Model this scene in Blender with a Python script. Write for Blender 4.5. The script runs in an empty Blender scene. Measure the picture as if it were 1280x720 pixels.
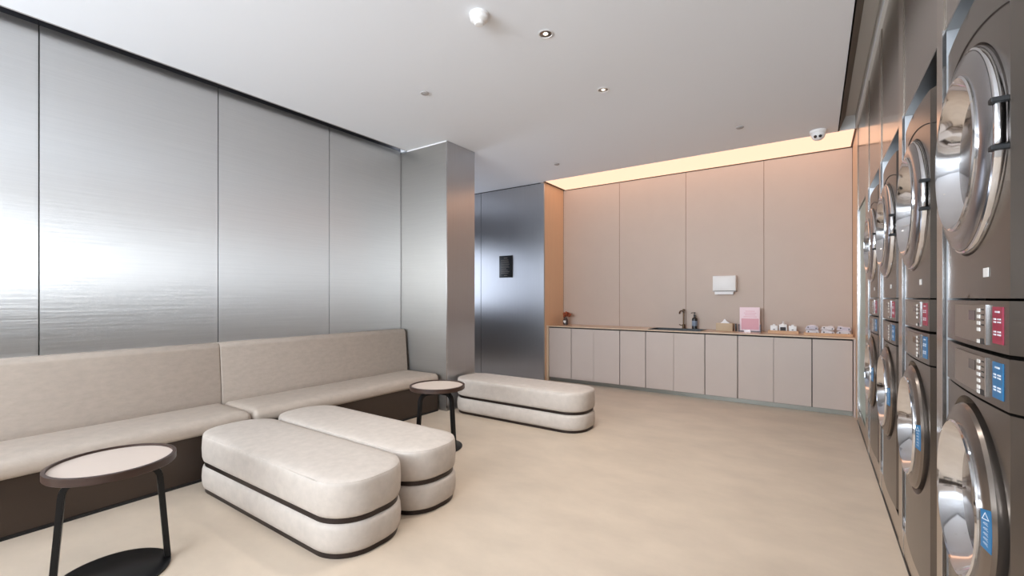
import bpy, bmesh, math, random
from mathutils import Vector, Matrix
random.seed(7)
PI = math.pi
R = math.radians
sc = bpy.context.scene
C = sc.collection

# ---------------------------------------------------------------- camera
cd = bpy.data.cameras.new('camera')
cam = bpy.data.objects.new('camera', cd); C.objects.link(cam)
cam.location = (0, 0, 1.3)
cam.rotation_euler = (R(90), 0, R(34.35))
cd.sensor_width = 36.0
cd.lens = 556.0 / 1280.0 * 36.0
cd.shift_y = 12.0 / 1280.0
cd.clip_start = 0.05
sc.camera = cam

# ---------------------------------------------------------------- world, lights, exposure
w = bpy.data.worlds.new('world'); sc.world = w; w.use_nodes = True
bgn = w.node_tree.nodes['Background']
bgn.inputs[0].default_value = (0.86, 0.93, 1.0, 1)
bgn.inputs[1].default_value = 1.6

def area(name, loc, rot, sx, sy, power, col):
    l = bpy.data.lights.new(name, 'AREA'); l.shape = 'RECTANGLE'; l.size = sx; l.size_y = sy
    l.energy = power; l.color = col
    o = bpy.data.objects.new(name, l); C.objects.link(o); o.location = loc; o.rotation_euler = rot
    return o
# daylight entering through the open shopfront behind the camera, and through the corridor window
area('shopfront_daylight', (-1.95, -3.75, 1.95), (R(146), 0, 0), 4.3, 1.9, 520, (0.81, 0.905, 1.0))
area('corridor_daylight', (-6.9, 5.1, 1.75), (R(90), 0, R(-90)), 1.2, 1.3, 28, (0.72, 0.82, 1.0))

sc.view_settings.view_transform = 'Standard'
sc.view_settings.look = 'None'
sc.view_settings.gamma = 1
sc.view_settings.use_curve_mapping = False
sc.view_settings.exposure = 0.36
sc.cycles.max_bounces = 10
sc.cycles.diffuse_bounces = 6
sc.cycles.glossy_bounces = 6
sc.cycles.sample_clamp_indirect = 6
sc.cycles.use_denoising = True

# ---------------------------------------------------------------- materials
def lin(c):
    return tuple(((v/255)/12.92 if v/255 <= .04045 else ((v/255+.055)/1.055)**2.4) for v in c)
def mat(name, rgb, rough=.5, metal=0., spec=.5, noise=0., nscale=8., stretch=(1,1,1), bump=0., bscale=60., bstretch=(1,1,1),
        aniso=0., arot=0., emit=None, estr=0., coat=0., trans=0., sheen=0., alpha=None):
    m = bpy.data.materials.new(name); m.use_nodes = True
    nt = m.node_tree; b = nt.nodes['Principled BSDF']
    col = lin(rgb)
    b.inputs['Base Color'].default_value = (*col, 1)
    b.inputs['Roughness'].default_value = rough
    b.inputs['Metallic'].default_value = metal
    b.inputs['Specular IOR Level'].default_value = spec
    b.inputs['Coat Weight'].default_value = coat
    b.inputs['Transmission Weight'].default_value = trans
    b.inputs['Sheen Weight'].default_value = sheen
    if aniso:
        b.inputs['Anisotropic'].default_value = aniso
        b.inputs['Anisotropic Rotation'].default_value = arot
        t = nt.nodes.new('ShaderNodeTangent'); t.direction_type = 'UV_MAP'; t.uv_map = 'UVMap'
        nt.links.new(t.outputs[0], b.inputs['Tangent'])
    if emit:
        b.inputs['Emission Color'].default_value = (*lin(emit), 1)
        b.inputs['Emission Strength'].default_value = estr
    if noise or bump:
        tc = nt.nodes.new('ShaderNodeTexCoord')
    if noise:
        mp = nt.nodes.new('ShaderNodeMapping'); mp.inputs['Scale'].default_value = stretch
        n = nt.nodes.new('ShaderNodeTexNoise'); n.inputs['Scale'].default_value = nscale; n.inputs['Detail'].default_value = 6
        n.inputs['Roughness'].default_value = .6
        rp = nt.nodes.new('ShaderNodeValToRGB')
        rp.color_ramp.elements[0].position = .3; rp.color_ramp.elements[1].position = .7
        rp.color_ramp.elements[0].color = (*[v*(1-noise) for v in col], 1)
        rp.color_ramp.elements[1].color = (*[min(1, v*(1+noise)) for v in col], 1)
        nt.links.new(tc.outputs['Object'], mp.inputs[0]); nt.links.new(mp.outputs[0], n.inputs['Vector'])
        nt.links.new(n.outputs['Fac'], rp.inputs[0]); nt.links.new(rp.outputs[0], b.inputs['Base Color'])
    if bump:
        mp = nt.nodes.new('ShaderNodeMapping'); mp.inputs['Scale'].default_value = bstretch
        n = nt.nodes.new('ShaderNodeTexNoise'); n.inputs['Scale'].default_value = bscale; n.inputs['Detail'].default_value = 4
        bu = nt.nodes.new('ShaderNodeBump'); bu.inputs['Strength'].default_value = bump; bu.inputs['Distance'].default_value = .01
        nt.links.new(tc.outputs['Object'], mp.inputs[0]); nt.links.new(mp.outputs[0], n.inputs['Vector'])
        nt.links.new(n.outputs['Fac'], bu.inputs['Height']); nt.links.new(bu.outputs[0], b.inputs['Normal'])
    return m

M = {}
M['floor'] = mat('microcement', (197, 180, 161), .40, noise=.09, nscale=2.2, stretch=(1, 1.6, 1), bump=.02, bscale=25)
M['ceiling'] = mat('ceiling_paint', (234, 236, 240), .9, spec=.2)
M['plaster'] = mat('cool_plaster', (206, 206, 204), .9, spec=.2)
M['steel'] = mat('brushed_steel', (212, 211, 210), .40, 1., noise=.03, nscale=3, stretch=(.6, .6, 40), bump=.06, bscale=7, bstretch=(.35, .35, 8), aniso=.97, arot=.0)
M['steel_v'] = mat('brushed_steel_vertical', (190, 190, 192), .30, 1., noise=.04, nscale=3, stretch=(60, 60, .5), aniso=.7, arot=.0)
M['steel_pillar'] = mat('brushed_steel_pillar', (172, 168, 163), .46, 1., noise=.03, nscale=3, stretch=(.6, .6, 40), bump=.05, bscale=7, bstretch=(.35, .35, 8), aniso=.7)
M['dark_steel'] = mat('dark_steel', (112, 112, 118), .4, 1.)
M['bronze'] = mat('bronze_sheet', (158, 148, 138), .16, 1., noise=.03, nscale=4, stretch=(40, 40, .5), aniso=.5)
M['bronze_light'] = mat('bronze_strip', (190, 180, 170), .22, 1.)
M['chrome'] = mat('chrome', (225, 225, 228), .08, 1.)
M['chrome_soft'] = mat('satin_chrome', (205, 204, 205), .2, 1.)
M['black'] = mat('black_trim', (18, 18, 20), .4)
M['gap'] = mat('dark_joint', (40, 34, 32), .6)
M['wallpanel'] = mat('taupe_laminate', (192, 173, 159), .5, noise=.02, nscale=3)
M['sidepanel'] = mat('tan_laminate', (226, 187, 152), .42, noise=.05, nscale=3, stretch=(20, 20, .4))
M['cabinet'] = mat('cabinet_laminate', (190, 174, 164), .42, noise=.02, nscale=3)
M['worktop'] = mat('sand_quartz', (206, 180, 154), .25)
M['kick'] = mat('kick_steel', (140, 138, 130), .4, .8)
M['light'] = mat('luminous_panel', (90, 85, 80), .6, spec=.1, emit=(255, 203, 172), estr=1.12)
M['leather'] = mat('cream_leather', (192, 181, 171), .6, noise=.07, nscale=22, bump=.06, bscale=70)
M['sofa'] = mat('sofa_leather', (182, 168, 155), .6, noise=.07, nscale=16, stretch=(1, 1, 2), bump=.06, bscale=70)
M['band'] = mat('bronze_band', (50, 40, 36), .35, .5)
M['plinth'] = mat('brown_plinth', (66, 54, 46), .32, .35)
M['wood'] = mat('walnut', (56, 37, 29), .4, noise=.25, nscale=6, stretch=(1, 1, 12))
M['tabletop'] = mat('table_leather', (196, 180, 168), .5)
M['iron'] = mat('black_iron', (34, 34, 35), .38, .6)
M['machine'] = mat('machine_grey', (112, 104, 97), .27, .85)
M['machine_ring'] = mat('door_ring_grey', (128, 118, 110), .24, .9)
M['ring_silver'] = mat('silver_ring', (160, 157, 158), .22, .95)
M['plate'] = mat('panel_plate', (150, 138, 128), .38, .7)
M['glass'] = mat('tinted_door_glass', (78, 66, 60), .09, .0, spec=.45)
M['rubber'] = mat('rubber', (24, 24, 25), .6)
M['white'] = mat('white_plastic', (232, 230, 228), .4)
M['whiteb'] = mat('white_buttons', (225, 222, 218), .5)
M['red'] = mat('crimson_label', (150, 28, 60), .35)
M['blue'] = mat('blue_label', (20, 104, 152), .35)
M['print'] = mat('white_print', (225, 228, 235), .5)
M['screen'] = mat('dark_screen', (50, 36, 32), .15)
M['greenglass'] = mat('frosted_green_glass', (160, 176, 166), .35, .0, spec=.3)
M['brass'] = mat('aged_brass', (92, 72, 54), .3, .9)
M['pink'] = mat('pink_acrylic', (244, 220, 226), .6, spec=.2)
M['pink2'] = mat('rose_print', (226, 172, 182), .6, spec=.2)
M['acrylic'] = mat('pale_acrylic', (238, 226, 230), .15, coat=.4)
M['maple'] = mat('tray_wood', (206, 160, 118), .45, noise=.08, nscale=5, stretch=(1, 8, 1))
M['towel'] = mat('towel_cotton', (240, 234, 236), .9, sheen=.4, bump=.4, bscale=140)
M['towel2'] = mat('towel_lilac', (226, 218, 228), .9, sheen=.4, bump=.4, bscale=140)
M['box'] = mat('beige_card', (196, 172, 142), .6)
M['flower'] = mat('dried_flower', (150, 76, 48), .9, noise=.3, nscale=40)
M['stem'] = mat('dry_stem', (110, 90, 60), .8)
M['vase'] = mat('smoky_vase', (58, 44, 42), .12, coat=.5)
M['tissue'] = mat('tissue', (242, 240, 240), .8)
M['greyprint'] = mat('grey_print', (118, 112, 104), .5)
M['cap_grey'] = mat('cap_grey', (165, 160, 158), .5)
M['joint'] = mat('joint_bronze', (150, 122, 104), .5)
M['soffit'] = mat('soffit_steel', (150, 150, 148), .3, 1.)
M['alu'] = mat('satin_aluminium', (222, 224, 228), .38, 1.)
M['lens'] = mat('lens_black', (10, 10, 14), .08, coat=1)
M['silver_reflector'] = mat('reflector', (175, 172, 168), .15, 1.)
M['lamp'] = mat('lamp_glow', (255, 250, 240), .5, emit=(255, 240, 220), estr=1.2)
M['bottle'] = mat('black_bottle', (22, 22, 24), .25)
M['slate'] = mat('blue_grey_label', (126, 136, 152), .5)

# ---------------------------------------------------------------- mesh helpers
def uvbox(bm):
    uv = bm.loops.layers.uv.new('UVMap')
    for f in bm.faces:
        n = f.normal; a = (abs(n.x), abs(n.y), abs(n.z)); k = a.index(max(a))
        for l in f.loops:
            c = l.vert.co
            l[uv].uv = (c.y, c.z) if k == 0 else ((c.x, c.z) if k == 1 else (c.x, c.y))
def obj(name, bm, m, parent=None, smooth=False, angle=None):
    bm.normal_update(); uvbox(bm)
    me = bpy.data.meshes.new(name); bm.to_mesh(me); bm.free()
    me.materials.append(m)
    if smooth:
        for p in me.polygons: p.use_smooth = True
        if angle: me.set_sharp_from_angle(angle=R(angle))
    o = bpy.data.objects.new(name, me); C.objects.link(o)
    if parent: o.parent = parent
    return o
def add_box(bm, x0, x1, y0, y1, z0, z1, bev=0., seg=2):
    r = bmesh.ops.create_cube(bm, size=1)
    vs = r['verts']
    for v in vs:
        v.co = Vector(((x0+x1)/2 + v.co.x*(x1-x0), (y0+y1)/2 + v.co.y*(y1-y0), (z0+z1)/2 + v.co.z*(z1-z0)))
    if bev:
        es = list({e for v in vs for e in v.link_edges})
        bmesh.ops.bevel(bm, geom=es, offset=bev, segments=seg, affect='EDGES', profile=.5)
def box(name, m, x0, x1, y0, y1, z0, z1, parent=None, bev=0., seg=2):
    bm = bmesh.new(); add_box(bm, x0, x1, y0, y1, z0, z1, bev, seg)
    return obj(name, bm, m, parent, smooth=bev > 0, angle=40)
def add_lathe(bm, prof, loc=(0, 0, 0), axis='Z', seg=48, close=True):
    """prof: (radius, height) points; height runs along axis ('Z' up, 'X-' towards -X, 'Y-' towards -Y)"""
    rings = []
    for r, h in prof:
        ring = []
        for i in range(seg):
            a = 2*PI*i/seg; c, s = math.cos(a)*r, math.sin(a)*r
            if axis == 'Z': p = (c, s, h)
            elif axis == 'X-': p = (-h, c, s)
            else: p = (c, -h, s)
            ring.append(bm.verts.new(Vector(p)+Vector(loc)))
        rings.append(ring)
    for a, b in zip(rings, rings[1:]):
        for i in range(seg):
            j = (i+1) % seg
            bm.faces.new((a[i], a[j], b[j], b[i]))
    if close:
        if prof[0][0] > 1e-5: bm.faces.new(rings[0][::-1])
        if prof[-1][0] > 1e-5: bm.faces.new(rings[-1])
    bmesh.ops.remove_doubles(bm, verts=bm.verts, dist=1e-6)
    bmesh.ops.recalc_face_normals(bm, faces=bm.faces)
def lathe(name, m, prof, loc=(0, 0, 0), axis='Z', seg=48, parent=None, close=True, angle=35):
    bm = bmesh.new(); add_lathe(bm, prof, loc, axis, seg, close)
    return obj(name, bm, m, parent, smooth=True, angle=angle)
def add_bar(bm, pts, hw, ht, side):
    """rectangular bar swept along pts; hw half width along 'side', ht half thickness"""
    side = Vector(side).normalized(); rings = []
    n = len(pts); P = [Vector(p) for p in pts]
    for i in range(n):
        t = (P[min(i+1, n-1)] - P[max(i-1, 0)]).normalized()
        u = t.cross(side).normalized()
        rings.append([bm.verts.new(P[i] + side*a*hw + u*b*ht) for a, b in ((-1, -1), (1, -1), (1, 1), (-1, 1))])
    for a, b in zip(rings, rings[1:]):
        for i in range(4): bm.faces.new((a[i], a[(i+1) % 4], b[(i+1) % 4], b[i]))
    bm.faces.new(rings[0][::-1]); bm.faces.new(rings[-1])
    bmesh.ops.recalc_face_normals(bm, faces=bm.faces)
def add_tube(bm, pts, r, seg=12):
    P = [Vector(p) for p in pts]; n = len(P); rings = []
    up = Vector((0.3, 0.2, 1)).normalized()
    for i in range(n):
        t = (P[min(i+1, n-1)] - P[max(i-1, 0)]).normalized()
        a = t.cross(up)
        if a.length < .05: a = t.cross(Vector((1, 0, 0)))
        a.normalize(); b = t.cross(a)
        rings.append([bm.verts.new(P[i] + (a*math.cos(2*PI*k/seg) + b*math.sin(2*PI*k/seg))*r) for k in range(seg)])
    for a, b in zip(rings, rings[1:]):
        for i in range(seg): bm.faces.new((a[i], a[(i+1) % seg], b[(i+1) % seg], b[i]))
    bm.faces.new(rings[0][::-1]); bm.faces.new(rings[-1])
    bmesh.ops.recalc_face_normals(bm, faces=bm.faces)
def rr_points(x0, x1, y0, y1, Rr, d, n=10):
    """rounded rectangle inset by d"""
    x0 += d; x1 -= d; y0 += d; y1 -= d; r = max(Rr-d, .004); P = []
    for cx, cy, a0 in ((x1-r, y0+r, -90), (x1-r, y1-r, 0), (x0+r, y1-r, 90), (x0+r, y0+r, 180)):
        for i in range(n+1):
            a = R(a0+90*i/n); P.append((cx+r*math.cos(a), cy+r*math.sin(a)))
    return P
def loft(name, m, x0, x1, y0, y1, Rr, prof, parent=None, n=10, angle=None):
    """stack of rounded rectangles; prof = (z, inset)"""
    bm = bmesh.new(); rings = []
    for z, d in prof: rings.append([bm.verts.new((x, y, z)) for x, y in rr_points(x0, x1, y0, y1, Rr, d, n)])
    k = len(rings[0])
    for a, b in zip(rings, rings[1:]):
        for i in range(k): bm.faces.new((a[i], a[(i+1) % k], b[(i+1) % k], b[i]))
    bm.faces.new(rings[0][::-1]); bm.faces.new(rings[-1])
    return obj(name, bm, m, parent, smooth=True, angle=angle)
def prism(name, m, pts, y0, y1, parent=None, bev=0.):
    """polygon in x,z extruded along y"""
    bm = bmesh.new()
    a = [bm.verts.new((x, y0, z)) for x, z in pts]; b = [bm.verts.new((x, y1, z)) for x, z in pts]
    k = len(pts)
    for i in range(k): bm.faces.new((a[i], a[(i+1) % k], b[(i+1) % k], b[i]))
    bm.faces.new(a[::-1]); bm.faces.new(b)
    bmesh.ops.recalc_face_normals(bm, faces=bm.faces)
    if bev: bmesh.ops.bevel(bm, geom=list(bm.edges), offset=bev, segments=3, affect='EDGES', profile=.5)
    return obj(name, bm, m, parent, smooth=bev > 0, angle=40)
def empty(name, loc=(0, 0, 0), rz=0.):
    o = bpy.data.objects.new(name, None); C.objects.link(o); o.location = loc; o.rotation_euler = (0, 0, rz)
    o.empty_display_size = .1
    return o
def tag(o, label, cat, group=None):
    o['label'] = label; o['category'] = cat
    if group: o['group'] = group
    return o
def struct(o, label=None, cat=None):
    o['kind'] = 'structure'
    if label: o['label'] = label
    if cat: o['category'] = cat
    return o
def copy_tree(o, parent=None):
    c = o.copy(); C.objects.link(c)
    if parent: c.parent = parent
    for ch in list(o.children): copy_tree(ch, c)
    return c

# ---------------------------------------------------------------- setting
H = 3.1
XL, XR = -4.25, .36
YB, YF, YN = 6.65, -3.2, 3.78         # back wall, wall behind the camera, pillar front
struct(box('floor', M['floor'], -7.2, 1.6, YF-.6, 6.9, -.1, 0), 'beige seamless cement floor with faint cloudy mottling', 'floor')
cl = struct(empty('ceiling', (0, 0, H)), 'flat white painted ceiling with slim slots along the side walls', 'ceiling')
def child_box(par, name, m, *b, **k):
    o = box(name, m, *b, **k); o.parent = par
    o.matrix_parent_inverse = Matrix.Translation(-Vector(par.location)); return o
child_box(cl, 'ceiling_board', M['ceiling'], -4.14, .205, YF, YN, H, H+.05)
child_box(cl, 'ceiling_board', M['ceiling'], -7.2, .205, YN, 5.98, H, H+.05)
child_box(cl, 'slot_cover', M['plaster'], -4.45, -4.1, YF, YN+.04, 3.3, 3.34)
child_box(cl, 'ceiling_board', M['ceiling'], -7.2, -3.5, 5.98, 6.1, H+.001, H+.05)
child_box(cl, 'edge_trim', M['cap_grey'], -4.152, -4.14, YF, YN, H-.002, H+.21)
o = prism('slot_flank', mat('slot_brown', (120, 104, 90), .6), [(.205, 3.1), (.262, 3.25), (.25, 3.25), (.195, 3.1)], YF, 5.98)
o.parent = cl; o.matrix_parent_inverse = Matrix.Translation((0, 0, -H))
child_box(cl, 'slot_cover', M['plaster'], .2, .5, YF, 5.98, 3.25, 3.29)
child_box(cl, 'slot_side', M['plaster'], .345, .40, YF, 5.98, 3.1, 3.25)
child_box(cl, 'slot_end', M['plaster'], .18, .40, 5.98, 6.0, 3.105, 3.29)

# left wall: brushed steel sheets with recessed joints
wl = struct(empty('wall_left', (XL, 1, 0)), 'left wall clad in wide horizontally brushed steel sheets', 'wall')
child_box(wl, 'backing', M['black'], XL-.06, XL-.02, YF, YN, 0, 3.3)
js = [YF, -1.45, -.40, .665, 1.735, 2.795, 3.775]
for a, b in zip(js, js[1:]):
    child_box(wl, 'steel_panel', M['steel'], XL-.02, XL, a+.004, b-.004, 0, 3.105)
    child_box(wl, 'upper_strip', M['dark_steel'], XL-.02, XL-.008, a+.002, b-.002, 3.11, 3.3)
# pillar
pl = struct(empty('wall_pillar', (-3.87, 4.03, 0)), 'square steel-clad pillar at the end of the sofa', 'pillar')
child_box(pl, 'steel_panel', M['steel_pillar'], -4.3, -3.488, YN, YN+.02, 0, 3.085)
child_box(pl, 'steel_panel', M['steel_v'], -3.505, -3.485, YN+.003, 4.28, 0, 3.095)
child_box(pl, 'steel_panel', M['steel_v'], -4.3, -3.488, 4.26, 4.28, 0, 3.095)
child_box(pl, 'top_edge', M['white'], -4.14, -3.486, YN-.001, YN+.015, 3.086, 3.099)
child_box(pl, 'corner_bead', M['chrome_soft'], -3.492, -3.483, YN-.003, YN+.006, 0, 3.095)
child_box(pl, 'core', M['plaster'], -4.3, -3.51, YN+.025, 4.255, 0, 3.095)
# corridor behind the pillar
o = struct(box('wall_corridor_near', M['steel_v'], -7.2, -4.3, YN+.3, 4.28, 0, 3.1), 'steel wall of the side corridor behind the pillar', 'wall')
ce = struct(empty('wall_corridor_end', (-6.6, 5.1, 0)), 'end wall of the side corridor with a bright window', 'wall')
for b in ((4.28, 4.5, 0, 3.1), (5.7, 6.0, 0, 3.1), (4.5, 5.7, 0, 1.1), (4.5, 5.7, 2.4, 3.1)):
    child_box(ce, 'plaster', M['plaster'], -6.7, -6.6, *b)
# sign wall
ws = struct(empty('wall_sign', (-4.8, 6.0, 0)), 'dark brushed steel wall in the recess behind the pillar', 'wall')
child_box(ws, 'steel_panel', M['steel_v'], -4.74, -3.5, 6.0, 6.03, 0, 3.085)
child_box(ws, 'steel_panel', M['steel_v'], -6.6, -4.748, 6.0, 6.03, 0, 3.085)
child_box(ws, 'shadow_gap', M['black'], -6.6, -3.57, 6.008, 6.05, 0, 3.1)
# tan return beside the counter
o = struct(box('wall_return', M['sidepanel'], -3.56, -3.5, 6.031, YB, 0, 3.1), 'tan return wall at the left end of the counter niche', 'wall')
o = struct(box('wall_niche_right', M['sidepanel'], XR, XR+.06, 5.93, YB, 0, 3.1), 'narrow tan wall at the right end of the counter niche', 'wall')
# back wall
wb = struct(empty('wall_back', (-1.6, YB, 0)), 'back wall above the counter in four tall taupe panels', 'wall')
child_box(wb, 'backing', M['gap'], -3.56, XR+.06, YB+.02, YB+.06, 0, 3.1)
ps = [-3.5, -2.522, -1.535, -.562, XR]
for a, b in zip(ps, ps[1:]):
    child_box(wb, 'wall_panel', M['wallpanel'], a+.004, b-.004, YB, YB+.02, 0, 3.085)
    if b < .3: child_box(wb, 'joint_strip', M['joint'], b-.0035, b+.0035, YB+.003, YB+.02, 0, 3.085)
lp = empty('ceiling_light', (-1.6, 6.3, H))
tag(lp, 'long warm glowing light panel along the ceiling above the counter wall', 'light')
child_box(lp, 'diffuser', M['light'], -3.46, XR-.02, 5.99, YB-.004, 3.098, 3.12)
child_box(lp, 'frame', M['brass'], -3.5, -3.46, 5.985, YB, 3.095, 3.12)
child_box(lp, 'frame', M['brass'], XR-.02, XR-.002, 5.985, YB, 3.095, 3.12)
child_box(lp, 'frame', M['brass'], -3.5, XR, YB-.006, YB-.001, 3.09, 3.12)
struct(box('wall_behind_niche', M['plaster'], -3.6, .7, YB+.07, YB+.12, 0, 3.3))

# right wall: bronze metal cladding with openings for the machines
wr = struct(empty('wall_right', (XR, 3, 0)), 'right wall of bronze metal panels with tall chrome-framed openings for laundry machines', 'wall')
OPN = [(4.99, 5.85), (3.97, 4.715), (3.085, 3.855), (2.19, 2.947), (1.33, 2.087), (.47, 1.227), (-.39, .367)]
TOP, SILL = 2.21, .14
edges = [5.93] + [v for o_ in OPN for v in (o_[1], o_[0])] + [YF]
for i in range(0, len(edges), 2):
    hi, lo = edges[i], edges[i+1]
    child_box(wr, 'mullion', M['bronze_light'], XR, XR+.03, lo, hi, 0, 3.1)
for lo, hi in OPN:
    child_box(wr, 'header_panel', M['bronze'], XR+.004, XR+.03, lo+.002, hi-.002, TOP+.004, 3.1)
    child_box(wr, 'sill', M['bronze_light'], XR+.002, XR+.03, lo+.001, hi-.001, 0, SILL)
    # chrome reveals
    child_box(wr, 'jamb', M['alu'], XR+.004, XR+.10, hi-.004, hi+.004, SILL, TOP)
    child_box(wr, 'jamb', M['chrome'], XR+.004, XR+.10, lo-.004, lo+.004, SILL, TOP)
    child_box(wr, 'soffit', M['soffit'], XR+.004, XR+.14, lo, hi, TOP-.004, TOP+.004)
    child_box(wr, 'jamb_lip', M['chrome_soft'], XR-.004, XR+.006, hi-.006, hi+.002, SILL, TOP)
child_box(wr, 'floor_gap', M['black'], XR-.002, XR+.004, YF, 5.93, 0, .012)
struct(box('wall_behind_machines', M['gap'], 1.15, 1.2, YF, 6.6, 0, 3.1))
struct(box('wall_niche_floor', M['gap'], XR+.04, 1.15, YF, 5.9, .001, .12))
struct(box('wall_niche_light_seal', M['gap'], XR+.03, 1.2, YF, 6.7, 3.3, 3.34))  # unseen, added to keep sky light from leaking in above the machines
struct(box('wall_niche_end_light_seal', M['gap'], XR+.07, 1.15, 5.93, 5.96, 0, 3.3))  # unseen, added to seal the far niche end against sky light
struct(box('wall_niche_top', M['gap'], XR+.03, 1.15, YF, 5.9, 2.26, 2.3))

# wall behind the camera with an open shopfront
wf = struct(empty('wall_front', (-2, YF, 0)), 'wall behind the camera with an open shopfront', 'wall')
for b in ((XL-.1, -4.1, 0, 3.3), (.25, 1.2, 0, 3.3), (-4.1, .25, 3.0, 3.3), (-4.1, .25, 0, 1.2)):
    child_box(wf, 'plaster', M['plaster'], b[0], b[1], YF-.1, YF, b[2], b[3])
# glazed door at the far end of the machine wall
gd = struct(empty('door_1', (XR, 5.42, 0)), 'frosted green glass door in the machine wall beside the counter', 'door')
child_box(gd, 'glass_pane', M['greenglass'], XR+.012, XR+.022, 5.0, 5.83, SILL+.01, TOP-.01)
child_box(gd, 'door_stile', M['chrome_soft'], XR+.0, XR+.025, 5.825, 5.845, SILL, TOP-.005)
child_box(gd, 'door_stile', M['chrome_soft'], XR+.006, XR+.025, 4.995, 5.012, SILL, TOP-.005)
child_box(gd, 'bottom_clamp', M['chrome'], XR+.0, XR+.03, 5.74, 5.80, SILL+.01, SILL+.06)

# ---------------------------------------------------------------- sofa
def cushion_strip(name, m, par, xz, y0, y1, bev=.03):
    return prism(name, m, xz, y0, y1, par, bev)
def sofa(y0, y1, label):
    t = empty('bench_sofa', (-3.9, (y0+y1)/2, 0)); tag(t, label, 'sofa', 'built-in sofa sections along the steel wall')
    ox, oy = -3.9, (y0+y1)/2
    a, b = y0-oy+.002, y1-oy-.002
    seat = bmesh.new()
    # seat: rounded slab
    loft('seat', M['sofa'], -4.10-ox, -3.553-ox, a, b, .05, [(.325, .05), (.325, .03), (.333, .012), (.352, .0), (.385, .0), (.412, .008), (.430, .03), (.438, .07), (.442, .14), (.443, .2)], t, n=6)
    seat.free()
    # backrest, leaning slightly against the wall
    bk = prism('backrest', M['sofa'], [(-4.245-ox, .33), (-4.09-ox, .33), (-4.085-ox, .46), (-4.12-ox, .885), (-4.145-ox, .918), (-4.245-ox, .918)], a, b, t, .008)
    p = box('plinth', M['plinth'], -4.2-ox, -3.59-ox, a-.0015, b+.0015, 0.0, .326, t)
    s = box('plinth_skirting', M['black'], -3.59-ox, -3.582-ox, a-.0015, b+.0015, 0, .018, p)
    return t
sofa(-.35, 1.695, 'beige leather bench sofa section behind the nearest round side table')
sofa(1.695, 3.74, 'beige leather bench sofa section ending against the steel pillar')

# ---------------------------------------------------------------- ottomans
def ottoman(x0, x1, y0, y1, label):
    cx, cy = (x0+x1)/2, (y0+y1)/2
    t = empty('ottoman', (cx, cy, 0)); tag(t, label, 'ottoman', 'pill shaped two-tier ottomans')
    hx, hy = (x1-x0)/2, (y1-y0)/2
    def L(name, m, prof, Rr=.21): return loft(name, m, -hx, hx, -hy, hy, Rr, prof, t, n=14, angle=50)
    L('base_band', M['band'], [(0, .016), (.024, .016)])
    L('lower_cushion', M['leather'], [(.022, .03), (.024, .018), (.034, .006), (.055, 0), (.10, -.003), (.145, 0), (.165, .006), (.175, .018), (.177, .03)])
    L('middle_band', M['band'], [(.175, .014), (.199, .014)])
    L('upper_cushion', M['leather'], [(.197, .03), (.199, .018), (.209, .006), (.23, 0), (.29, -.003), (.345, 0), (.366, .002), (.377, .006), (.384, .014), (.390, .04), (.396, .09), (.398, .14), (.399, .2)])
    bm = bmesh.new()
    P = [(x, y, .379) for x, y in rr_points(-hx, hx, -hy, hy, .21, .0095, 14)]
    add_tube(bm, P + P[:1], .0028, 6)
    obj('piping', bm, M['leather'], t, smooth=True)
ottoman(-3.545, -1.87, 1.28, 1.775, 'cream pill-shaped ottoman nearest the camera, in front of the sofa')
ottoman(-3.548, -1.91, 1.795, 2.28, 'cream pill-shaped ottoman directly behind the nearest ottoman, between it and the far side table')
ottoman(-3.45, -1.82, 3.79, 4.29, 'cream pill-shaped ottoman standing alone beside the steel pillar')

# ---------------------------------------------------------------- side tables
def side_table(x, y, label, angles):
    t = empty('side_table', (x, y, 0)); tag(t, label, 'side table', 'round side tables on bent black legs')
    RR = .236
    rim = lathe('rim', M['wood'], [(RR-.012, .545), (RR, .543), (RR, .512), (RR-.003, .509), (.04, .509), (.04, .514), (RR-.014, .514), (RR-.014, .545), (RR-.012, .545)], seg=72, parent=t, close=False)
    lathe('tabletop', M['tabletop'], [(0, .516), (RR-.0145, .516), (RR-.0145, .534), (0, .534)], seg=72, parent=t)
    lathe('base_plate', M['iron'], [(0, 0), (.212, 0), (.215, .002), (.215, .009), (.212, .011), (0, .011)], seg=72, parent=t)
    # two flat-bar legs joined under the top, both bending down to the base rim
    def leg(d, foot, top):
        d = Vector(d).normalized(); side = Vector((-d.y, d.x, 0))
        r1, r0 = top, foot
        pts = [(0, 0, .478)]
        pts += [tuple(d*(r1-.06))[:2] + (.478,)]
        for k in range(1, 7):
            a = R(90*k/6*.92)
            pts.append(tuple(d*(r1-.06+.06*math.sin(a)))[:2] + (.478-.065*(1-math.cos(a)),))
        pts.append(tuple(d*r0)[:2] + (.011,))
        bm = bmesh.new(); add_bar(bm, pts, .020, .0125, side)
        bmesh.ops.bevel(bm, geom=[e for e in bm.edges], offset=.003, segments=2, affect='EDGES')
        return obj('leg', bm, M['iron'], t, smooth=True, angle=30)
    lathe('hub', M['iron'], [(0, .488), (.045, .488), (.045, .5095), (0, .5095)], seg=32, parent=t)
    for a_ in angles: leg((math.cos(R(a_)), math.sin(R(a_)), 0), .202, .172)
    return t
side_table(-2.715, .666, 'round walnut-rimmed side table nearest the camera at the lower left', (78, -107))
side_table(-2.72, 2.83, 'round walnut-rimmed side table between the sofa end and the lone ottoman', (-2, -103))

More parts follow.
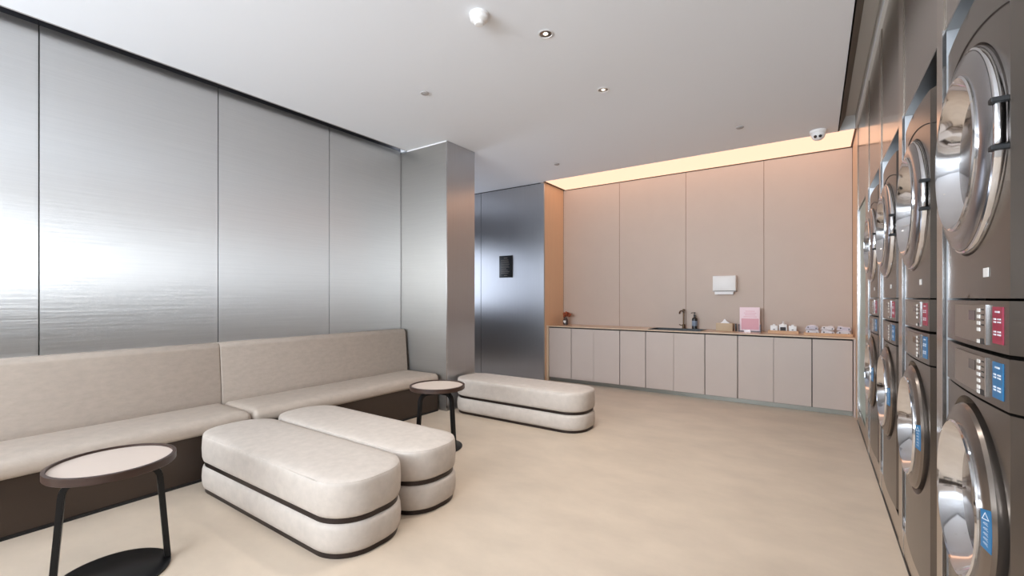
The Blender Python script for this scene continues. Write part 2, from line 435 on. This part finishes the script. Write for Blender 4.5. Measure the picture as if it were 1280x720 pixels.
# ---------------------------------------------------------------- counter
CY0, CY1 = 6.09, YB-.004
door_x = [-3.462, -3.072, -2.706, -2.305, -1.936, -1.562, -1.174, -.797, -.414, -.037, .333]
cabs = [((0,), 'single-door taupe base cabinet at the far left under the dried flowers'),
        ((1, 2), 'two-door taupe base cabinet, second from the left end of the counter'),
        ((3,), 'single-door taupe base cabinet just left of the sink cabinet'),
        ((4, 5), 'two-door taupe base cabinet under the black sink'),
        ((6,), 'single-door taupe base cabinet below the tissue box'),
        ((7, 8), 'two-door taupe base cabinet below the pink sign and the wooden tray of toiletries'),
        ((9,), 'single-door taupe base cabinet at the far right under the towel tray')]
for ds, lab in cabs:
    x0, x1 = door_x[ds[0]], door_x[ds[-1]+1]; xc = (x0+x1)/2
    t = empty('base_cabinet', (xc, CY0+.25, 0)); tag(t, lab, 'cabinet', 'base cabinets under the counter')
    oy = CY0+.25
    box('body', M['gap'], x0-xc+.001, x1-xc-.001, CY0+.02-oy, CY1-oy, .055, .835, t)
    box('kickboard', M['kick'], x0-xc, x1-xc, CY0+.05-oy, CY0+.07-oy, 0, .056, t)
    for i, d in enumerate(ds):
        gl = .0045 if i == 0 else .0015; gr = .0045 if i == len(ds)-1 else .0015
        box('door', M['cabinet'], door_x[d]-xc+gl, door_x[d+1]-xc-gr, CY0-oy, CY0+.019-oy, .06, .828, t, bev=.0015, seg=1)
ct = empty('worktop', (-1.55, 6.3, 0)); tag(ct, 'long thin sand-coloured stone worktop with end panels running over all base cabinets', 'worktop')
def cb(par, name, m, *b, **k): return child_box(par, name, m, *b, **k)
SX0, SX1, SY0, SY1 = -1.91, -1.25, 6.16, 6.52
for b in ((-3.498, SX0, CY0-.012, CY1), (SX1, XR-.002, CY0-.012, CY1), (SX0, SX1, CY0-.012, SY0), (SX0, SX1, SY1, CY1)):
    cb(ct, 'slab', M['worktop'], b[0], b[1], b[2], b[3], .846, .86)
cb(ct, 'end_panel', M['worktop'], -3.498, -3.466, CY0-.004, CY0+.5, 0, .845)
cb(ct, 'end_panel', M['cabinet'], .337, .357, CY0-.004, CY0+.5, 0, .845)
# sink
sk = empty('sink', ((SX0+SX1)/2, (SY0+SY1)/2, .86)); tag(sk, 'matt black rectangular sink set into the worktop below the tap', 'sink')
bm = bmesh.new()
for b in ((SX0-.012, SX1+.012, SY0-.012, SY0+.008), (SX0-.012, SX1+.012, SY1-.008, SY1+.012), (SX0-.012, SX0+.008, SY0+.008, SY1-.008), (SX1-.008, SX1+.012, SY0+.008, SY1-.008)):
    add_box(bm, *b, .8602, .866)
o = obj('rim', bm, M['black']); o.parent = sk; o.matrix_parent_inverse = Matrix.Translation(-sk.location)
bm = bmesh.new()
add_box(bm, SX0+.002, SX1-.002, SY0+.002, SY1-.002, .836, .84)
for b in ((SX0+.001, SX1-.001, SY0+.001, SY0+.01), (SX0+.001, SX1-.001, SY1-.01, SY1-.001), (SX0+.001, SX0+.01, SY0+.001, SY1-.001), (SX1-.01, SX1-.001, SY0+.001, SY1-.001)):
    add_box(bm, *b, .84, .861)
o = obj('basin', bm, M['black']); o.parent = sk; o.matrix_parent_inverse = Matrix.Translation(-sk.location)
o = lathe('drain', M['dark_steel'], [(0, 0), (.03, 0), (.03, .003), (0, .003)], ((SX0+SX1)/2, 6.37, .84)); o.parent = sk; o.matrix_parent_inverse = Matrix.Translation(-sk.location)

# tap
fx, fy = -1.545, 6.565
tp = empty('tap', (fx, fy, .86)); tag(tp, 'tall aged-brass tap with a side lever standing behind the black sink', 'tap')
lathe('base', M['brass'], [(0, 0), (.026, 0), (.026, .008), (.020, .014), (.020, .06), (.015, .066), (0, .066)], parent=tp, seg=24)
bm = bmesh.new(); add_tube(bm, [(0, 0, .06), (0, 0, .255)], .0115); obj('riser', bm, M['brass'], tp, smooth=True, angle=50)
bm = bmesh.new(); add_tube(bm, [(0, .0, .235), (0, -.04, .25), (-.01, -.11, .255), (-.015, -.15, .245), (-.017, -.165, .215)], .011); obj('spout', bm, M['brass'], tp, smooth=True, angle=60)
lathe('cap', M['brass'], [(0, 0), (.017, 0), (.017, .02), (.012, .026), (0, .026)], (0, 0, .252), parent=tp, seg=24)
bm = bmesh.new(); add_tube(bm, [(-.015, 0, .045), (-.045, -.005, .052), (-.06, -.008, .06)], .0065); obj('lever', bm, M['brass'], tp, smooth=True, angle=60)
# pump bottle
bo = empty('soap_bottle', (-1.40, 6.575, .86)); tag(bo, 'black pump soap bottle with a grey-blue label right of the tap', 'bottle')
lathe('body', M['bottle'], [(0, 0), (.033, 0), (.036, .004), (.036, .14), (.033, .15), (.014, .165), (.012, .18), (0, .18)], parent=bo, seg=32)
lathe('label', M['slate'], [(.0365, .045), (.0372, .046), (.0372, .115), (.0365, .116)], parent=bo, seg=32, close=False)
pm = lathe('pump', M['bottle'], [(0, 0), (.015, 0), (.015, .02), (.006, .022), (.006, .045), (.012, .047), (.012, .056), (0, .056)], (0, 0, .178), parent=bo, seg=20)
bm = bmesh.new(); add_bar(bm, [(0, 0, .228), (-.03, -.02, .228), (-.042, -.028, .222)], .006, .004, (.55, -.83, 0)); obj('nozzle', bm, M['bottle'], pm)
# tissue box
tb = empty('tissue_box', (-1.0, 6.48, .86)); tag(tb, 'low beige tissue box with a white tissue peeping out', 'tissue box')
box('box', M['box'], -.10, .10, -.06, .06, 0, .10, tb, bev=.003)
bm = bmesh.new()
pts = [(-.055, 0, .099), (-.03, .006, .12), (-.008, .0, .152), (.002, -.004, .158), (.02, .004, .132), (.045, 0, .112), (.06, .003, .099)]
f_ = [bm.verts.new((x, y-.012, z)) for x, y, z in pts]; b_ = [bm.verts.new((x*.8, y+.014, (z-.099)*.8+.099)) for x, y, z in pts]
for i in range(len(pts)-1): bm.faces.new((f_[i], f_[i+1], b_[i+1], b_[i]))
bm.faces.new(f_); bm.faces.new(b_[::-1]); bmesh.ops.recalc_face_normals(bm, faces=bm.faces)
obj('tissue', bm, M['tissue'], tb)
hs = empty('card_holder', (-.865, 6.50, .86)); tag(hs, 'small upright black holder at the right end of the tissue box', 'holder')
box('upright', M['black'], -.012, .0, -.03, .03, 0, .095, hs, bev=.002); box('foot', M['black'], -.012, .03, -.03, .03, 0, .004, hs)
# pink sign in a dark stand
ps_ = empty('table_sign', (-.705, 6.45, .86)); tag(ps_, 'upright pink acrylic notice in a dark stand on the worktop', 'sign')
box('board', M['pink'], -.115, .115, .0, .006, .012, .315, ps_, bev=.001)
ar = box('printed_area', M['pink2'], -.095, .105, -.0012, 0, .03, .17, ps_)
bm = bmesh.new()
for k, (z, w_) in enumerate([(.262, .12), (.238, .15), (.214, .13), (.19, .16)]): add_box(bm, -w_/2+.01, w_/2, -.0015, -.0002, z, z+.006)
obj('print', bm, M['pink2'], ps_)
bm = bmesh.new(); add_box(bm, -.125, .125, -.02, .022, 0, .010); add_box(bm, -.128, -.117, -.02, .022, 0, .095); add_box(bm, .117, .128, -.02, .022, 0, .095)
obj('stand', bm, mat('stand_plum', (62, 30, 38), .3), ps_)
box('price_tag', M['acrylic'], -.06, .015, -.03, -.022, 0, .03, ps_)
# toiletries tray
tr = empty('wooden_tray', (-.335, 6.43, .86)); tag(tr, 'short wooden tray holding small toiletries right of the pink notice', 'tray')
bm = bmesh.new(); add_box(bm, -.16, .16, -.055, .055, 0, .006)
for b in ((-.16, .16, -.055, -.049), (-.16, .16, .049, .055), (-.16, -.154, -.049, .049), (.154, .16, -.049, .049)): add_box(bm, *b, .006, .034)
obj('body', bm, M['maple'], tr)
def amenity(dx, lab, grp=None):
    a = empty('soap_box', (-.335+dx, 6.43, .866)); tag(a, lab, 'box')
    box('carton', M['white'], -.04, .04, -.03, .03, 0, .088, a, bev=.003)
    lathe('lid', M['white'], [(0, 0), (.018, 0), (.016, .016), (0, .018)], (0, 0, .087), seg=20, parent=a)
    box('label', M['greyprint'], -.010, .010, -.0312, -.030, .034, .046, a)
amenity(-.095, 'small white toiletry box at the left end of the short wooden tray')
amenity(.10, 'small white toiletry box at the right end of the short wooden tray')
a = empty('lotion_bottle', (-.335+.0, 6.43, .866)); tag(a, 'pale square lotion bottle with a dark label in the middle of the short wooden tray', 'bottle')
box('body', M['white'], -.042, .042, -.028, .028, 0, .105, a, bev=.006)
box('label', M['gap'], -.03, .03, -.0295, -.028, .012, .07, a)
lathe('pump', M['white'], [(0, 0), (.014, 0), (.014, .016), (.006, .018), (.006, .03), (.012, .032), (.012, .038), (0, .038)], (0, 0, .104), seg=20, parent=a)
# towel tray
tt = empty('towel_tray', (.115, 6.33, .86)); tag(tt, 'long wooden tray of folded towels at the right end of the worktop', 'tray')
bm = bmesh.new(); add_box(bm, -.235, .225, -.07, .07, 0, .006)
for b in ((-.235, .225, -.07, -.063), (-.235, .225, .063, .07), (-.235, -.228, -.063, .063), (.218, .225, -.063, .063)): add_box(bm, *b, .006, .03)
obj('body', bm, M['maple'], tt)
def towel(cx, z, rot, wd, m, lab, h=.032):
    a = empty('folded_towel', (cx, 6.33, z), rot*.6); tag(a, lab, 'towel')
    # folded layers, joined by a rounded fold at one end, with a label loop
    bm = bmesh.new(); n = 3; th = h/n
    for k in range(n):
        add_box(bm, -wd/2+.004*k, wd/2-.006*((k+1) % 2), -.054, .054, k*th+.0008, (k+1)*th-.0008, min(.0075, th*.42), 3)
    bmesh.ops.subdivide_edges(bm, edges=[e for e in bm.edges if e.calc_length() > .05], cuts=5, use_grid_fill=True)
    for v in bm.verts:
        u = v.co.z/h
        v.co.z += (.007*math.sin(v.co.x*38+cx*30+z*50) + .003*math.sin(v.co.y*60+cx*9))*u - .012*u*(abs(v.co.x)/(wd/2))**3
        v.co.y += .003*math.sin(v.co.x*70+v.co.z*90)
        v.co.x *= 1-.06*u
    obj('cloth', bm, m, a, smooth=True, angle=60)
    box('woven_tag', M['black'], -wd*.30, -wd*.30+.012, -.0575, -.054, h*.45, h*.72, a)
    box('woven_tag', M['black'], wd*.28, wd*.28+.010, -.0575, -.054, h*.2, h*.5, a)
for i, (cx, pos) in enumerate(((-.035, 'left'), (.112, 'middle'), (.258, 'right'))):
    towel(cx, .868, .05*(i-1), .142, M['towel'], 'white folded towel at the bottom of the %s pile on the towel tray' % pos, .054)
    towel(cx+.004*(i-1), .925, -.09+.08*i, .134, M['towel2'] if i != 1 else M['towel'], 'pale folded towel on top of the %s pile on the towel tray' % pos, .046)
# vase of dried flowers
vs = empty('flower_vase', (-3.36, 6.46, .86)); tag(vs, 'small dark vase of dried brown flowers at the left end of the worktop', 'vase')
lathe('vase', M['vase'], [(0, 0), (.034, 0), (.042, .01), (.042, .075), (.030, .10), (.028, .115), (.025, .115), (.027, .1), (0, .09)], parent=vs, seg=32)
bm = bmesh.new()
for p in [(-.02, .07), (.02, .07), (.024, .05), (0, .025), (-.024, .05)]: bm.verts.new((p[0]+.004, -.0435, p[1]-.0))
bm.faces.new(list(bm.verts)); r_ = bmesh.ops.extrude_face_region(bm, geom=list(bm.faces)); 
for v in r_['geom']:
    if isinstance(v, bmesh.types.BMVert): v.co.y -= .002
bmesh.ops.recalc_face_normals(bm, faces=bm.faces); obj('tag', bm, M['white'], vs)
bm = bmesh.new(); rs = random.Random(3); tips = []
for k in range(16):
    a_ = rs.uniform(0, 2*PI); rd = rs.uniform(.005, .055); zt = rs.uniform(.145, .205)
    tips.append((rd*math.cos(a_)+.012, rd*math.sin(a_), zt - rd*.4))
    add_tube(bm, [(rd*.1*math.cos(a_), rd*.1*math.sin(a_), .09), (rd*.5*math.cos(a_), rd*.5*math.sin(a_), .13), tips[-1]], .0016, 5)
tips.append((.082, -.01, .165)); add_tube(bm, [(0, 0, .1), (.04, -.005, .14), (.08, -.01, .163)], .0016, 5)
obj('stems', bm, M['stem'], vs)
for p in tips:
    bm = bmesh.new(); bmesh.ops.create_icosphere(bm, subdivisions=2, radius=.019)
    for v in bm.verts: v.co *= 1 + .28*math.sin(v.co.x*900+v.co.y*700+v.co.z*800)
    for v in bm.verts: v.co += Vector(p)
    obj('flower_head', bm, M['flower'], vs, smooth=True)

# paper towel dispenser
dp = empty('paper_dispenser', (-1.02, YB, 1.36)); tag(dp, 'white paper towel dispenser mounted on the taupe back wall', 'dispenser')
box('housing', M['white'], -.142, .142, -.11, -.0, .03, .235, dp, bev=.008)
box('outlet', M['cap_grey'], -.145, .145, -.112, -.0, .022, .028, dp)
box('paper', M['tissue'], -.118, .112, -.10, -.02, -.018, .024, dp, bev=.002)
# notice on the steel wall
nt_ = empty('notice_plate', (-4.218, 5.998, 1.63)); tag(nt_, 'small black framed notice with grey text on the dark steel wall', 'sign')
box('plate', M['black'], -.131, .131, -.012, 0, 0, .36, nt_, bev=.002)
bm = bmesh.new(); rs = random.Random(5)
for k in range(10):
    z = .285-.024*k; l_ = rs.uniform(.10, .17)
    add_box(bm, -.09, -.09+l_, -.0135, -.012, z, z+.007)
add_box(bm, -.035, .035, -.0135, -.012, .315, .326); add_box(bm, -.03, .03, -.0135, -.012, .03, .038)
obj('print', bm, M['greyprint'], nt_)

# ---------------------------------------------------------------- ceiling fittings
def down(x, y, lab, power):
    t = empty('downlight', (x, y, H)); tag(t, lab, 'downlight', 'recessed ceiling downlights')
    lathe('trim_ring', M['white'], [(.05, -.001), (.052, -.004), (.044, -.006), (.041, -.002), (.041, -.0005)], seg=32, parent=t, close=False)
    lathe('reflector', M['silver_reflector'], [(.0415, -.003), (.034, -.0035), (.028, -.0025), (.02, -.002)], seg=32, parent=t, close=False)
    lathe('lamp', M['lamp'], [(0, -.0045), (.015, -.0045), (.015, -.001), (0, -.001)], seg=20, parent=t)
    l = bpy.data.lights.new('spot', 'SPOT'); l.energy = power; l.spot_size = R(105); l.spot_blend = .8; l.shadow_soft_size = .04; l.color = (1, .965, .93)
    o = bpy.data.objects.new('downlight_beam', l); C.objects.link(o); o.parent = t; o.location = (0, 0, -.02)
down(-1.522, 2.633, 'recessed silver ceiling downlight, the nearer of the two', 75)
down(-1.52, 3.623, 'recessed silver ceiling downlight, the farther of the two', 80)
for y, q in ((1.64, 'beside the smoke detector, just above the frame'), (.65, 'second above the frame'), (-.34, 'level with the camera'), (-1.33, 'farthest behind the camera')):
    down(-1.52, y, 'recessed silver ceiling downlight ' + q, 26 if y > 1 else 12)
sd = empty('smoke_detector', (-1.767, 2.216, H)); tag(sd, 'white domed smoke detector on the ceiling', 'smoke detector')
lathe('base', M['white'], [(0, 0), (.062, 0), (.062, -.014), (.058, -.018), (0, -.018)], parent=sd, seg=40)
lathe('sensor_cap', M['white'], [(.0, -.018), (.057, -.018), (.057, -.036), (.046, -.046), (.034, -.05), (.033, -.06), (.026, -.068), (0, -.071)], parent=sd, seg=40)
for p, lab in (((-2.839, 2.795), 'flat round ceiling sensor above the ottomans'), ((-.663, 5.238), 'flat round ceiling sensor nearest the counter light panel and camera dome'), ((-2.883, 5.288), 'flat round ceiling sensor near the steel notice wall')):
    t = empty('occupancy_sensor', (p[0], p[1], H)); tag(t, lab, 'sensor', 'flat round sensors on the ceiling')
    lathe('housing', M['cap_grey'], [(0, 0), (.036, 0), (.036, -.006), (.033, -.010), (0, -.010)], seg=32, parent=t)
    lathe('sensor_face', M['cap_grey'], [(0, -.0102), (.018, -.0102), (.016, -.013), (0, -.0135)], seg=24, parent=t)
cm = empty('security_camera', (.02, 5.83, H)); tag(cm, 'white dome security camera with two dark lenses at the ceiling edge', 'camera')
lathe('mount', M['white'], [(0, 0), (.078, 0), (.078, -.02), (.07, -.028), (0, -.028)], parent=cm, seg=40)
lathe('dome', M['white'], [(.068, -.028), (.066, -.05), (.055, -.078), (.035, -.096), (0, -.104)], parent=cm, seg=40)
for dx in (-.026, .018):
    lathe('lens', M['lens'], [(.015, 0), (.015, .012), (.011, .014), (0, .012)], (dx, -.048, -.074), 'Y-', seg=20, parent=cm)

# ---------------------------------------------------------------- washers and dryers
XM = .352                       # world x of the crown of the machine front; local x=0
def prof_x(s):
    a = abs(s)
    return .010*(a/.285)**2 if a <= .285 else .010 + .032*(a-.285)/.047
HW = .332
def front_strip_pts():
    ss = [-HW, -.285] + [-.285+.57*k/16 for k in range(1, 16)] + [.285, HW]
    return ss
def curved_block(name, m, z0, z1, parent, off=0., depth=.55, back_z=None):
    """front skin bowed in plan, closed to a box behind"""
    bm = bmesh.new(); ss = front_strip_pts()
    lo = [bm.verts.new((prof_x(s)+off, s, z0)) for s in ss]; hi = [bm.verts.new((prof_x(s)+off, s, z1)) for s in ss]
    bl = [bm.verts.new((depth, -HW, z0)), bm.verts.new((depth, HW, z0))]; bh = [bm.verts.new((depth, -HW, z1)), bm.verts.new((depth, HW, z1))]
    for i in range(len(ss)-1): bm.faces.new((lo[i], lo[i+1], hi[i+1], hi[i]))
    bm.faces.new((lo[-1], bl[1], bh[1], hi[-1])); bm.faces.new((bl[0], lo[0], hi[0], bh[0])); bm.faces.new((bl[1], bl[0], bh[0], bh[1]))
    bm.faces.new(lo + [bl[1], bl[0]]); bm.faces.new(hi + [bh[1], bh[0]])
    bmesh.ops.recalc_face_normals(bm, faces=bm.faces)
    return obj(name, bm, m, parent, smooth=True, angle=12)
def holed_block(name, m, z0, z1, zc, rh, rin, din, parent, arch=None, depth=.55):
    """same, with a round recess (radius rh narrowing to rin at depth din) for the door"""
    bm = bmesh.new(); N = 96; K = 6; W = .285
    def rect_pt(a):
        c, s_ = math.cos(a), math.sin(a)
        tx = W/abs(c) if abs(c) > 1e-6 else 1e9
        tz = ((z1-zc) if s_ > 0 else (zc-z0))/abs(s_) if abs(s_) > 1e-6 else 1e9
        t = min(tx, tz); return t*c, zc+t*s_
    angs = sorted(set([2*PI*i/N for i in range(N)] + [math.atan2(zz-zc, yy) % (2*PI) for yy in (-W, W) for zz in (z0, z1)]))
    rings = []
    for k in range(K+1):
        t = k/K; ring = []
        for a in angs:
            ry, rz = rect_pt(a); hy, hz = rh*math.cos(a), zc+rh*math.sin(a)
            y = hy+(ry-hy)*t; z = hz+(rz-hz)*t
            ring.append(bm.verts.new((prof_x(y), y, z)))
        rings.append(ring)
    inner = [bm.verts.new((prof_x(rin*math.cos(a))+din, rin*math.cos(a), zc+rin*math.sin(a))) for a in angs]
    allr = [inner] + rings; n = len(angs)
    for a, b in zip(allr, allr[1:]):
        for i in range(n):
            bm.faces.new((a[i], a[(i+1) % n], b[(i+1) % n], b[i]))
    bm.faces.new(inner)
    # side facets and back
    for sg in (-1, 1):
        v = [bm.verts.new((prof_x(W), sg*W, z0)), bm.verts.new((prof_x(HW), sg*HW, z0)), bm.verts.new((prof_x(HW), sg*HW, z1)), bm.verts.new((prof_x(W), sg*W, z1))]
        bm.faces.new(v)
        b0, b1 = bm.verts.new((depth, sg*HW, z0)), bm.verts.new((depth, sg*HW, z1))
        bm.faces.new((v[1], b0, b1, v[2]))
    for z in (z0, z1):
        ss = front_strip_pts()
        vv = [bm.verts.new((prof_x(s), s, z)) for s in ss] + [bm.verts.new((depth, HW, z)), bm.verts.new((depth, -HW, z))]
        bm.faces.new(vv)
    bmesh.ops.remove_doubles(bm, verts=bm.verts, dist=2e-4)
    bmesh.ops.recalc_face_normals(bm, faces=bm.faces)
    return obj(name, bm, m, parent, smooth=True, angle=12)
def on_front(name, m, s0, s1, z0, z1, parent, lift=.003, thick=.004, n=8, slant=0.):
    """thin plate following the bowed front"""
    bm = bmesh.new(); cols = []
    for i in range(n+1):
        s = s0+(s1-s0)*i/n; x = prof_x(s)-lift
        cols.append([bm.verts.new(p) for p in ((x, s, z0), (x, s, z1), (x+thick, s, z1), (x+thick, s, z0))])
    for a, b in zip(cols, cols[1:]):
        for i in range(4): bm.faces.new((a[i], a[(i+1) % 4], b[(i+1) % 4], b[i]))
    bm.faces.new(cols[0]); bm.faces.new(cols[-1][::-1]); bmesh.ops.recalc_face_normals(bm, faces=bm.faces)
    return obj(name, bm, m, parent)
def dashes(name, m, spec, parent, lift=.0038):
    bm = bmesh.new()
    for s0, s1, z0, z1 in spec:
        xa = prof_x((s0+s1)/2)-lift
        add_box(bm, xa-.0004, xa+.001, min(s0, s1), max(s0, s1), z0, z1)
    return obj(name, bm, m, parent)

def control(t, z0, z1, colour, nb):
    p = curved_block('control_panel', M['machine'], z0, z1, t, off=-.002)
    zc = (z0+z1)/2
    on_front('control_plate', M['plate'], -.16, .13, z0+.014, z1-.012, p, lift=.005)
    on_front('plate_edge', M['chrome'], -.165, -.160, z0+.012, z1-.010, p, lift=.0062, thick=.006, n=1)
    on_front('screen', M['screen'], -.085, -.03, z1-.052, z1-.026, p, lift=.0062, n=1)
    for k in range(nb):
        zz = z1-.020-.0165*k if k < nb-1 else z0+.022
        on_front('button', M['whiteb'], -.122, -.102, zz-.009, zz, p, lift=.0068, n=1)
    dashes('button_legend', M['gap'], [(-.150, -.132, z1-.024-.013*k, z1-.021-.013*k) for k in range(4)], p, lift=.0058)
    on_front('coin_slot', M['black'], -.148, -.125, z0+.012, z0+.026, p, lift=.0062, n=1)
    lb = on_front('info_label', colour, -.258, -.200, z0+.020, z1-.014, p, lift=.004, n=2)
    sp = [(-.245, -.215, z1-.028, z1-.024)]
    for r0 in (.045, .052, .075, .082): sp += [(-.223, -.208, z1-r0, z1-r0+.0035), (-.250, -.230, z1-r0, z1-r0+.0035)]
    dashes('print', M['print'], sp, lb, lift=.0048)
    lathe('lock', M['chrome'], [(.007, 0), (.007, .007), (.005, .009), (0, .009)], (prof_x(.322)-.001, -.322, zc), 'X-', seg=20, parent=p)
    return p

def make_washer():
    t = empty('washing_machine', (XM, 1.747, SILL-.02))
    o = -(SILL-.02)                 # local z = world z + o
    zc = .74+o
    holed_block('body', M['machine'], .146+o, 1.033+o, zc, .283, .262, .045, t)
    control(t, 1.040+o, 1.160+o, M['blue'], 6)
    d = lathe('door', M['machine_ring'], [(.258, -.04), (.262, -.01), (.262, .004), (.256, .012), (.236, .018), (.214, .024), (.207, .022)], (0, 0, zc), 'X-', 80, t, close=False)
    dd = lathe('door_rim', M['chrome'], [(.212, .018), (.211, .028), (.206, .031), (.201, .027), (.180, -.006), (.166, -.022)], (0, 0, zc), 'X-', 80, d, close=False)
    lathe('door_glass', M['glass'], [(.168, -.020), (.12, -.014), (.08, -.010), (.04, -.008), (0, -.007)], (0, 0, zc), 'X-', 64, d, close=False)
    # warning sticker on the near lower part of the ring
    bm = bmesh.new(); bt = bmesh.new()
    def ringpt(r, a, lift):
        x = -(.024 - (.024-.012)*(r-.214)/(.256-.214)) - lift
        return (x, r*math.cos(a), zc+r*math.sin(a))
    a0, a1 = R(180-13), R(180+10)
    n = 8; top = [[bm.verts.new(ringpt(r, a0+(a1-a0)*i/n, .0015)) for i in range(n+1)] for r in (.222, .256)]
    for i in range(n): bm.faces.new((top[0][i], top[0][i+1], top[1][i+1], top[1][i]))
    r_ = bmesh.ops.extrude_face_region(bm, geom=list(bm.faces))
    for v in r_['geom']:
        if isinstance(v, bmesh.types.BMVert): v.co.x += .0012
    bmesh.ops.recalc_face_normals(bm, faces=bm.faces)
    st = obj('warning_sticker', bm, M['blue'], d)
    def tri(r0, r1, a, da, hole=True):
        P = [Vector(ringpt(r1, a+da, .0022)), Vector(ringpt(r0, a+da, .0022)), Vector(ringpt((r0+r1)/2, a-da, .0022))]
        cc = sum(P, Vector())/3
        for i in range(3):
            q, w_ = P[i], P[(i+1) % 3]
            bt.faces.new([bt.verts.new(v) for v in (q, w_, w_+(cc-w_)*.32, q+(cc-q)*.32)])
    tri(.226, .252, a0+.06, .038)
    rs = random.Random(9)
    for k in range(5):
        a = a0+.125+.05*k
        for (ra, rb, e) in ((.232, .246, 0), (.234, .244, .014), (.230, .234, .008), (.243, .247, .022)):
            P = [ringpt(ra, a+e, .0022), ringpt(rb, a+e, .0022), ringpt(rb, a+e+.005, .0022), ringpt(ra, a+e+.005, .0022)]
            bt.faces.new([bt.verts.new(v) for v in P])
    bmesh.ops.recalc_face_normals(bt, faces=bt.faces)
    obj('print', bt, M['print'], d)
    box('foot_stop', M['chrome'], .012, .03, HW-.02, HW-.004, .03, .07, t, bev=.003)
    return t
def make_dryer():
    z_ = 1.166
    t = empty('tumble_dryer', (XM, 1.747, z_)); o = -z_; zc = 1.70+o
    holed_block('body', M['machine'], 1.298+o, 2.10+o, zc, .284, .274, .02, t)
    control(t, 1.170+o, 1.292+o, M['red'], 5)
    # arched seam above the door
    bm = bmesh.new(); P = []
    for k in range(25):
        s = -HW+.004+(2*HW-.008)*k/24
        P.append((prof_x(s)-.0006, s, 1.955+o+.055*(1-(s/HW)**2)*1.0+.02*0))
    add_tube(bm, P, .0022, 6); obj('seam', bm, M['gap'], t, smooth=True)
    d = lathe('door', M['ring_silver'], [(.268, .004), (.268, .014), (.262, .019), (.23, .026), (.212, .029), (.206, .027)], (0, 0, zc), 'X-', 80, t, close=False)
    lathe('door_edge', M['chrome'], [(.277, -.012), (.278, .004), (.275, .011), (.270, .013), (.267, .008)], (0, 0, zc), 'X-', 80, d, close=False)
    lathe('door_rim', M['chrome'], [(.213, .022), (.212, .032), (.207, .035), (.202, .031), (.186, .004), (.172, -.012), (.168, -.018)], (0, 0, zc), 'X-', 80, d, close=False)
    lathe('door_glass', M['glass'], [(.170, -.014), (.12, -.008), (.07, -.005), (0, -.004)], (0, 0, zc), 'X-', 64, d, close=False)
    for dz in (.055, -.055):
        h = bmesh.new(); add_box(h, -.02, .012, -.281, -.258, zc+dz-.006, zc+dz+.006, .002); obj('hinge_knuckle', h, M['rubber'], d)
    h = bmesh.new(); add_box(h, -.014, .010, -.279, -.260, zc-.048, zc+.048, .004); obj('hinge', h, M['chrome'], d, smooth=True, angle=40)
    dashes('badge', M['whiteb'], [(-.165, -.125, 1.352+o, 1.375+o)], t, lift=.0008)
    return t
w0, d0 = make_washer(), make_dryer()
ords = ['nearest the camera', 'second from the camera', 'third from the camera', 'farthest away by the glass door']
for i, yc in enumerate((1.747, 2.60, 3.475, 4.345)):
    wm = w0 if i == 0 else copy_tree(w0); dm = d0 if i == 0 else copy_tree(d0)
    wm.location.y = yc; dm.location.y = yc
    tag(wm, 'grey front-loading washing machine, lower in its stack, ' + ords[i], 'washing machine', 'washing machines in the machine wall')
    tag(dm, 'grey tumble dryer, upper in its stack, ' + ords[i], 'tumble dryer', 'tumble dryers in the machine wall')
